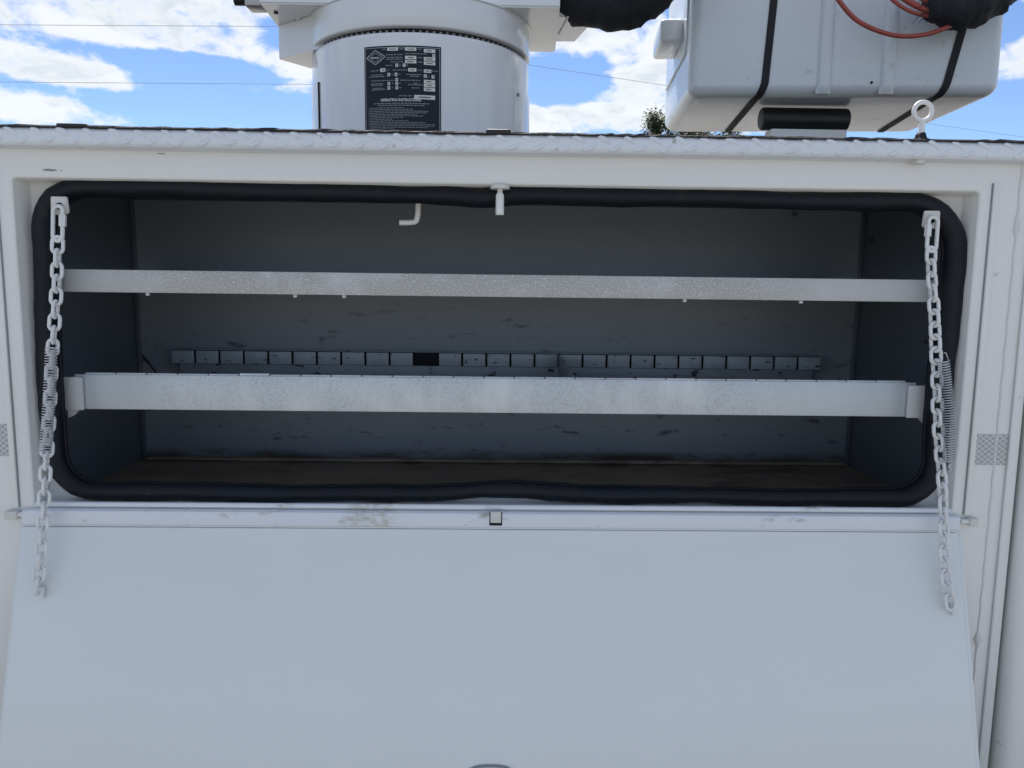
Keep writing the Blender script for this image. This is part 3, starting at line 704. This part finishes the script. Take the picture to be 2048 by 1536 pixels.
def words(b, px0, px1, py, h, gap=.35):
    (u0, v), (u1, _) = uv(px0, py), uv(px1, py); dv = h/(1122*1.36)/2; x_ = u0
    while x_ < u1:
        wl = random.uniform(.02, .06); e = min(u1, x_+wl); ch = x_
        while ch < e:
            cw = random.uniform(.0045, .0075); quad_uv(b, ch, v-dv*random.uniform(.75, 1), min(e, ch+cw*.72), v+dv*random.uniform(.75, 1)); ch += cw
        x_ = e+.009
for y, xs in ((206,((500,560),(750,810),(1010,1070))),(268,((830,1140),)),(282,((560,800),)),(320,((560,790),(1010,1080))),(345,((560,790),)),(382,((620,800),(1010,1080))),(428,((550,660),(745,780),(850,870))),
              (492,((320,450),(560,600),(650,860),(1010,1070),(1205,1290))),(552,((330,510),(635,660),(740,760),(850,1060))),(575,((300,540),(900,1030),(1145,1180))),(632,((330,680),(760,1040))),(672,((320,510),(640,660),(745,770),(950,1020))),(692,((330,510),(870,1080))),
              (735,((350,500),(640,660),(745,770),(920,1030))),(755,((330,540),)),(845,((740,930),))):
    for a_, b_ in xs: words(bg_, a_, b_, y, 13)
for y, a_, b_ in ((948,370,1170),(975,430,1100)): words(bg_, a_, b_, y, 14)
for i, e in enumerate((810,930,1160,1140,1000,1080,800,640,870,1120,1250,1240,1150,670)): words(bg_, 300, e, 1008+i*22.6, 11); words(bg_, 275, 288, 1008+i*22.6, 9)
for y, a_, b_ in ((1345,460,1080),(1368,430,1090)): words(bg_, a_, b_, y, 13)
# border and the diamond emblem
for (x0, y0, x1, y1) in ((232,178,1322,186),(232,178,240,1660),(1314,178,1322,1660),(232,1652,1322,1660)):
    (u0, v0), (u1, v1) = uv(x0, y0), uv(x1, y1); quad_uv(bg_, u0, v0, u1, v1)
def stroke(b, p, q, wd):
    p, q = Vector(uv(*p)+(0,)), Vector(uv(*q)+(0,)); p.y *= 1.36; q.y *= 1.36; d = (q-p).normalized(); nn = Vector((-d.y, d.x, 0))*wd
    b.faces.new([b.verts.new(plate_pt(w_.x, w_.y/1.36)) for w_ in (p-nn, q-nn, q+nn, p+nn)])
dm = [(255,315),(390,215),(540,305),(395,410)]; dm2 = [(300,316),(390,250),(495,306),(394,376)]
for ring, wd in ((dm, .006), (dm2, .003)):
    for i in range(4): stroke(bg_, ring[i], ring[(i+1) % 4], wd)
obj('data_box', bw, 'print_white', plate, smooth=False); obj('small_print', bg_, 'print_grey', plate, smooth=False)['kind'] = 'stuff'; obj('box_entry', bk, 'plate_print', plate, smooth=False)['kind'] = 'stuff'
def lettering(text, pxc, pyc, wpx, hpx, name='lettering'):
    cu = bpy.data.curves.new(name, 'FONT'); cu.body = text; cu.align_x = 'CENTER'; cu.align_y = 'CENTER'; cu.resolution_u = 2; cu.offset = .03
    tmp = bpy.data.objects.new(name, cu); C.objects.link(tmp); bpy.context.view_layer.update()
    me = bpy.data.meshes.new_from_object(tmp.evaluated_get(bpy.context.evaluated_depsgraph_get())); bpy.data.objects.remove(tmp)
    b = bmesh.new(); b.from_mesh(me); bpy.data.meshes.remove(me)
    xs = [v.co.x for v in b.verts]; ys = [v.co.y for v in b.verts]; cx, cy = (min(xs)+max(xs))/2, (min(ys)+max(ys))/2
    sx, sy = wpx/(max(xs)-min(xs)), hpx/(max(ys)-min(ys))
    for v in b.verts: v.co = plate_pt(*uv(pxc+(v.co.x-cx)*sx, pyc-(v.co.y-cy)*sy), .0017)
    return obj(name, b, 'print_white', plate, smooth=False)
lettering('OPERATING INSTRUCTIONS', 760, 900, 585, 40); lettering('VERSALIFT', 388, 316, 130, 22); lettering('TIME MANUFACTURING COMPANY', 765, 1404, 720, 34)

# ------------------------------------------------------------------ lift bucket, its rest and straps
BF = 1.10; BROT = R(-4.6)
bl, br = at(1398, 110, BF+.02), at(2020, 110, BF-.02)
BW = (br-bl).length; BD = .56; BH = 1.0
BZ = at(1700, 263, BF+BD-.05).z
bc = Vector(((bl.x+br.x)/2, BF+BD/2, BZ))
BMX = Matrix.Translation(bc) @ Matrix.Rotation(BROT, 4, 'Z')
bucket = thing('lift_bucket', bc, 'white moulded lift bucket strapped down beside the pedestal', 'lift bucket')
def brect(hw, hd, r, z, n=8):
    pts = []
    for cx, cy, a0 in ((-1,-1,180),(1,-1,270),(1,1,0),(-1,1,90)):
        for k in range(n+1):
            t_ = R(a0+90*k/n); pts.append(Vector((cx*(hw-r)+r*math.cos(t_), cy*(hd-r)+r*math.sin(t_), z)))
    return pts
hw, hd = BW/2, BD/2; bm = bmesh.new(); rings = []
RBm = .034
for k in range(9):
    t_ = R(90*k/8); ins = RBm*(1-math.sin(t_)); rings.append(brect(hw-ins, hd-ins, max(.012, .034-ins*.4), RBm*(1-math.cos(t_))))
rings += [brect(hw, hd, .034, z) for z in (.2, .5, BH-.05)] + [brect(hw+.02, hd+.02, .05, BH-.045), brect(hw+.02, hd+.02, .05, BH), brect(hw-.012, hd-.012, .036, BH), brect(hw-.012, hd-.012, .036, .03)]
loft(bm, rings); bmesh.ops.transform(bm, matrix=BMX, verts=bm.verts); obj('shell', bm, 'bucket_gel', bucket, angle=60)
invB = BMX.inverted()
def bucket_front(px, py):          # local point on the bucket's front face behind a pixel
    n = BMX.to_3x3() @ Vector((0,-1,0)); P0 = BMX @ Vector((0,-hd,.4)); d = ray(px, py); return invB @ (CAM+d*((P0-CAM).dot(n)/d.dot(n)))
def bucket_bottom(px, py): return invB @ atz(px, py, BZ)
for xc in (1646, 1772):
    lo = bucket_front(xc, 188); b = bmesh.new(); rings = []
    for z, s in ((lo.z, .2), (lo.z+.012, .8), (lo.z+.03, 1), (BH-.1, 1)):
        rings.append([Vector((lo.x+dx, -hd+dy, z)) for dx, dy in ((-.021, .001), (-.016, -.009*s), (-.010, -.013*s), (.010, -.013*s), (.016, -.009*s), (.021, .001))])
    loft(b, rings); bmesh.ops.transform(b, matrix=BMX, verts=b.verts); obj('rib', b, 'bucket_gel', bucket, angle=50)
# step pocket on the left flank, with its moulded edge line
s0 = invB @ at(1322, 36, BF+.20); s1 = invB @ at(1380, 84, BF+.20)
b = bmesh.new(); box(b, s0.x, -hw+.004, s0.y, s0.y+.20, s1.z, s0.z, bev=.012, seg=3); bmesh.ops.transform(b, matrix=BMX, verts=b.verts); obj('step_pocket', b, 'bucket_gel', bucket, angle=50)
zc_ = at(1390, 96, BF+.06).z-BZ
b = bmesh.new(); tube(b, [BMX @ Vector((-hw, y, z)) for y, z in ((-hd+.06, .6), (-hd+.06, zc_+.04), (-hd+.085, zc_), (hd-.06, zc_))], .006, n=8); obj('edge_bead', b, 'bucket_gel', bucket, angle=80)
d_ = bucket_front(1743, 165); b = bmesh.new(); cyl(b, BMX @ Vector((d_.x, -hd-.0015, d_.z)), BMX @ Vector((d_.x, -hd+.001, d_.z)), .004, 10); obj('rivet', b, 'dark_gap', bucket)
def strap(label, top, low, far):
    a_, b_ = bucket_front(*top), bucket_front(*low); c_ = bucket_bottom(*far)
    sl_ = (a_.x-b_.x)/(a_.z-b_.z); e = .0025; path = []
    z = .78
    while z > RBm+.03: path.append(Vector((b_.x+sl_*(z-b_.z), -hd-e, z))); z -= .03
    x0 = b_.x+sl_*(RBm-b_.z)
    for k in range(9):
        t_ = R(90*k/8); path.append(Vector((x0-.002*k, -hd+RBm-(RBm+e)*math.cos(t_), RBm-(RBm+e)*math.sin(t_))))
    x1 = c_.x
    for k in range(1, 9): path.append(Vector((path[8+len(path)-len(path)].x*0+(x0-.016)+(x1-(x0-.016))*k/8, -hd+RBm+(BD-2*RBm)*k/8, -e)))
    b = bmesh.new(); rings = []
    for i, p in enumerate(path):
        tg = (path[min(i+1, len(path)-1)]-path[max(i-1, 0)]).normalized(); nn = Vector((1,0,0)).cross(tg).normalized(); wv = tg.cross(nn).normalized()*.0105
        rings.append([p-wv-nn*.001, p+wv-nn*.001, p+wv+nn*.001, p-wv+nn*.001])
    loft(b, rings); bmesh.ops.transform(b, matrix=BMX, verts=b.verts)
    return tag(obj('tie_down_strap', b, 'strap', None, angle=50), label, 'strap', 'straps round the lift bucket')
strap('black webbing strap round the bucket, between its step pocket and the ribs', (1547, 4), (1527, 190), (1455, 263))
strap('black webbing strap round the bucket, coming down from the hose sleeve past the eye bolt', (1924, 60), (1888, 185), (1760, 263))
# padded roller the bucket rests on
rc = at(1607, 240, BF+.15); RR = .0335
rest = thing('bucket_rest', (rc.x, rc.y, DECK+.002), 'white bracket with a black padded roller under the bucket', 'bucket rest')
RZ = BZ-RR-.0045
x0_, x1_ = at(1521, 240, rc.y).x, at(1694, 240, rc.y).x
b = bmesh.new(); n = 28; loft(b, [[Vector((x, rc.y+r*math.cos(2*math.pi*k/n), RZ+r*math.sin(2*math.pi*k/n))) for k in range(n)] for x, r in ((x0_, .018), (x0_, RR-.005), (x0_+.003, RR-.001), (x0_+.008, RR), (x1_-.008, RR), (x1_-.003, RR-.001), (x1_, RR-.005), (x1_, .018))]); obj('roller', b, 'black_rubber', rest, angle=30)
obj('bracket', bx(at(1536, 268, rc.y).x, at(1685, 268, rc.y).x, rc.y-.030, rc.y+.030, DECK+.0025, RZ-RR-.0005, bev=.002), 'paint', rest)

# ------------------------------------------------------------------ hoses and sleeves
def P_(px, py, y): return at(px, py, y)
HY_ = BF-.12
pts = spline([P_(1640, -110, HY_), P_(1658, -40, HY_), P_(1683, 8, HY_), P_(1722, 46, HY_), P_(1785, 70, HY_-.01), P_(1845, 70, HY_-.02), P_(1895, 54, HY_-.03), P_(1935, 30, HY_-.02)], 8)
tag(obj('red_hose', tube(bmesh.new(), pts, .0062, n=10), 'hose_red', angle=80), 'thin red hose sagging in a loop in front of the bucket', 'hose')
for i, (dx, dy, rr_) in enumerate(((0, 0, .008), (16, -12, .0065), (-14, 10, .005))):
    pts = spline([P_(1760+dx, -60+dy, HY_-.02), P_(1795+dx, -14+dy, HY_-.025), P_(1838+dx, 14+dy, HY_-.03), P_(1880+dx*.6, 28+dy*.5, HY_-.03), P_(1925, 26, HY_-.02)], 8)
    tag(obj('red_hose', tube(bmesh.new(), pts, rr_, n=10), 'hose_red', angle=80), ('thickest', 'middle-sized', 'thinnest')[i]+' of the short red hoses entering the frayed black sleeve', 'hose', 'red hoses that enter the sleeve')
def sleeve(label, ctrl, rads, n=26, lump=.05, fray=None):
    pts = spline(ctrl, 10); b = bmesh.new(); m = len(pts)
    def rad(t_): i = t_*(len(rads)-1); k = min(int(i), len(rads)-2); return rads[k]+(rads[k+1]-rads[k])*(i-k)
    tube(b, pts, rad, n=n, lump=lump)
    for v in b.verts:
        s = v.co; v.co += Vector((math.sin(s.z*90+s.x*40), math.sin(s.x*70), math.sin(s.x*85+s.z*50)))*.003
    if fray:
        for k in range(16):
            p = pts[0]+Vector((random.uniform(-.02, .02), random.uniform(-.03, .0), random.uniform(-.03, .03))); q = p+Vector((random.uniform(-.035, -.01), 0, random.uniform(-.03, .01)))
            tube(b, [p, (p+q)/2+Vector((0,0,.004)), q], .0006, n=4)
    return tag(obj('hose_sleeve', b, 'sleeve', angle=70), label, 'hose sleeve')
sleeve('frayed black fabric sleeve gathered over red hoses at the bucket', [P_(1856, 12, HY_-.03), P_(1885, 8, HY_-.03), P_(1925, 0, HY_-.02), P_(1970, -28, HY_-.01), P_(2030, -90, HY_), P_(2090, -180, HY_)], [.034, .055, .076, .085, .085, .085], fray=True)
sleeve('thick black fabric hose sleeve bulging out beside the turret', [P_(1020, -30, FR.y+.30), P_(1090, -28, FR.y+.24), P_(1160, -20, FR.y+.16), P_(1250, -16, FR.y+.11), P_(1305, -46, FR.y+.05), P_(1340, -110, FR.y), P_(1350, -200, FR.y)], [.085, .090, .092, .098, .085, .08, .08])

# ------------------------------------------------------------------ power line and tree beyond the truck
PY = 32.0
pole_top = at(840, 20, PY)
po = thing('utility_pole', (pole_top.x, PY, 0), 'wooden utility pole hidden behind the lift pedestal', 'utility pole')
b = bmesh.new(); cyl(b, (pole_top.x, PY, 0), (pole_top.x, PY, pole_top.z+.5), .16, 16, .11); obj('shaft', b, 'pole_wood', po)
b = bmesh.new(); box(b, pole_top.x-.7, pole_top.x+.7, PY-.17, PY-.115, pole_top.z-.1, pole_top.z+.02, bev=.01); obj('cross_arm', b, 'pole_wood', po)
def wire(label, a, c, sag, n=24, r=.009):
    pts = [a.lerp(c, k/n)-Vector((0,0,sag*4*(k/n)*(1-k/n))) for k in range(n+1)]
    return tag(obj('power_line', tube(bmesh.new(), pts, r, n=6), 'wire', angle=80), label, 'power line', 'wires of the power line')
def through(p, q, y, x_end_px=None): return at(p[0], p[1], y)
wire('upper thin power wire crossing the clouds left of the turret', at(-700, 44, PY), at(840, 54, PY), .02)
wire('lower thin power wire crossing the sky left of the pedestal', at(-700, 157, PY), at(840, 170, PY), .02)
wire('thin power wire falling away between pedestal and bucket', at(840, 97, PY), at(2400, 322, PY+22), .1)
def tree(name, label, base, height, rad, seed):
    rnd = random.Random(seed); t_ = thing(name, base, label, 'tree', None); b = bmesh.new()
    tube(b, [base+Vector((rnd.uniform(-.1, .1)*k, rnd.uniform(-.1, .1)*k, height*.9*k/7)) for k in range(8)], lambda q: .28*(1-q)+.03, n=10)
    limbs = []
    for k in range(34):
        z = height*rnd.uniform(.22, .95); an = rnd.uniform(0, 6.28); ln = rad*(1.15-.75*(z/height))*rnd.uniform(.6, 1.1)
        p0 = base+Vector((0, 0, z)); p2 = p0+Vector((math.cos(an)*ln, math.sin(an)*ln, ln*rnd.uniform(.1, .5)))
        p1 = p0.lerp(p2, .5)+Vector((0, 0, -.1*ln)); tube(b, [p0, p1, p2], lambda q: .07*(1-q)+.012, n=6); limbs.append((p0, p1, p2))
    obj('trunk', b, 'bark', t_)
    vs, fs = [], []
    for p0, p1, p2 in limbs:
        for c_ in range(11):
            q = rnd.uniform(.3, 1.08); ctr = p0.lerp(p2, q)+Vector((rnd.gauss(0, .22), rnd.gauss(0, .22), rnd.gauss(0, .22))); cr_ = rnd.uniform(.18, .42)
            for l_ in range(80):
                o = ctr+Vector((rnd.gauss(0, 1), rnd.gauss(0, 1), rnd.gauss(0, .8)))*cr_*.55; u = Vector((rnd.gauss(0,1), rnd.gauss(0,1), rnd.gauss(0,.6))).normalized(); v_ = u.orthogonal().normalized(); sz = rnd.uniform(.06, .11)
                i = len(vs); vs += [o-u*sz, o+v_*sz*.45, o+u*sz, o-v_*sz*.45]; fs.append((i, i+1, i+2, i+3))
    me = bpy.data.meshes.new('crown'); me.from_pydata([v_-base for v_ in vs], [], fs); me.materials.append(MATS['leaf'])
    o = bpy.data.objects.new('crown', me); C.objects.link(o); o.parent = t_; WORLD[o] = base
TY = 40.0
tp = at(1352, 222, TY)
tree('leafy_tree', 'dark leafy tree whose top shows between the pedestal and the bucket', Vector((tp.x, TY, 0)), tp.z, 3.4, 3)
tp = at(1430, 262, TY+4)
tree('leafy_tree', 'lower dark leafy tree whose top shows under the bucket floor', Vector((tp.x, TY+4, 0)), tp.z, 2.6, 5)
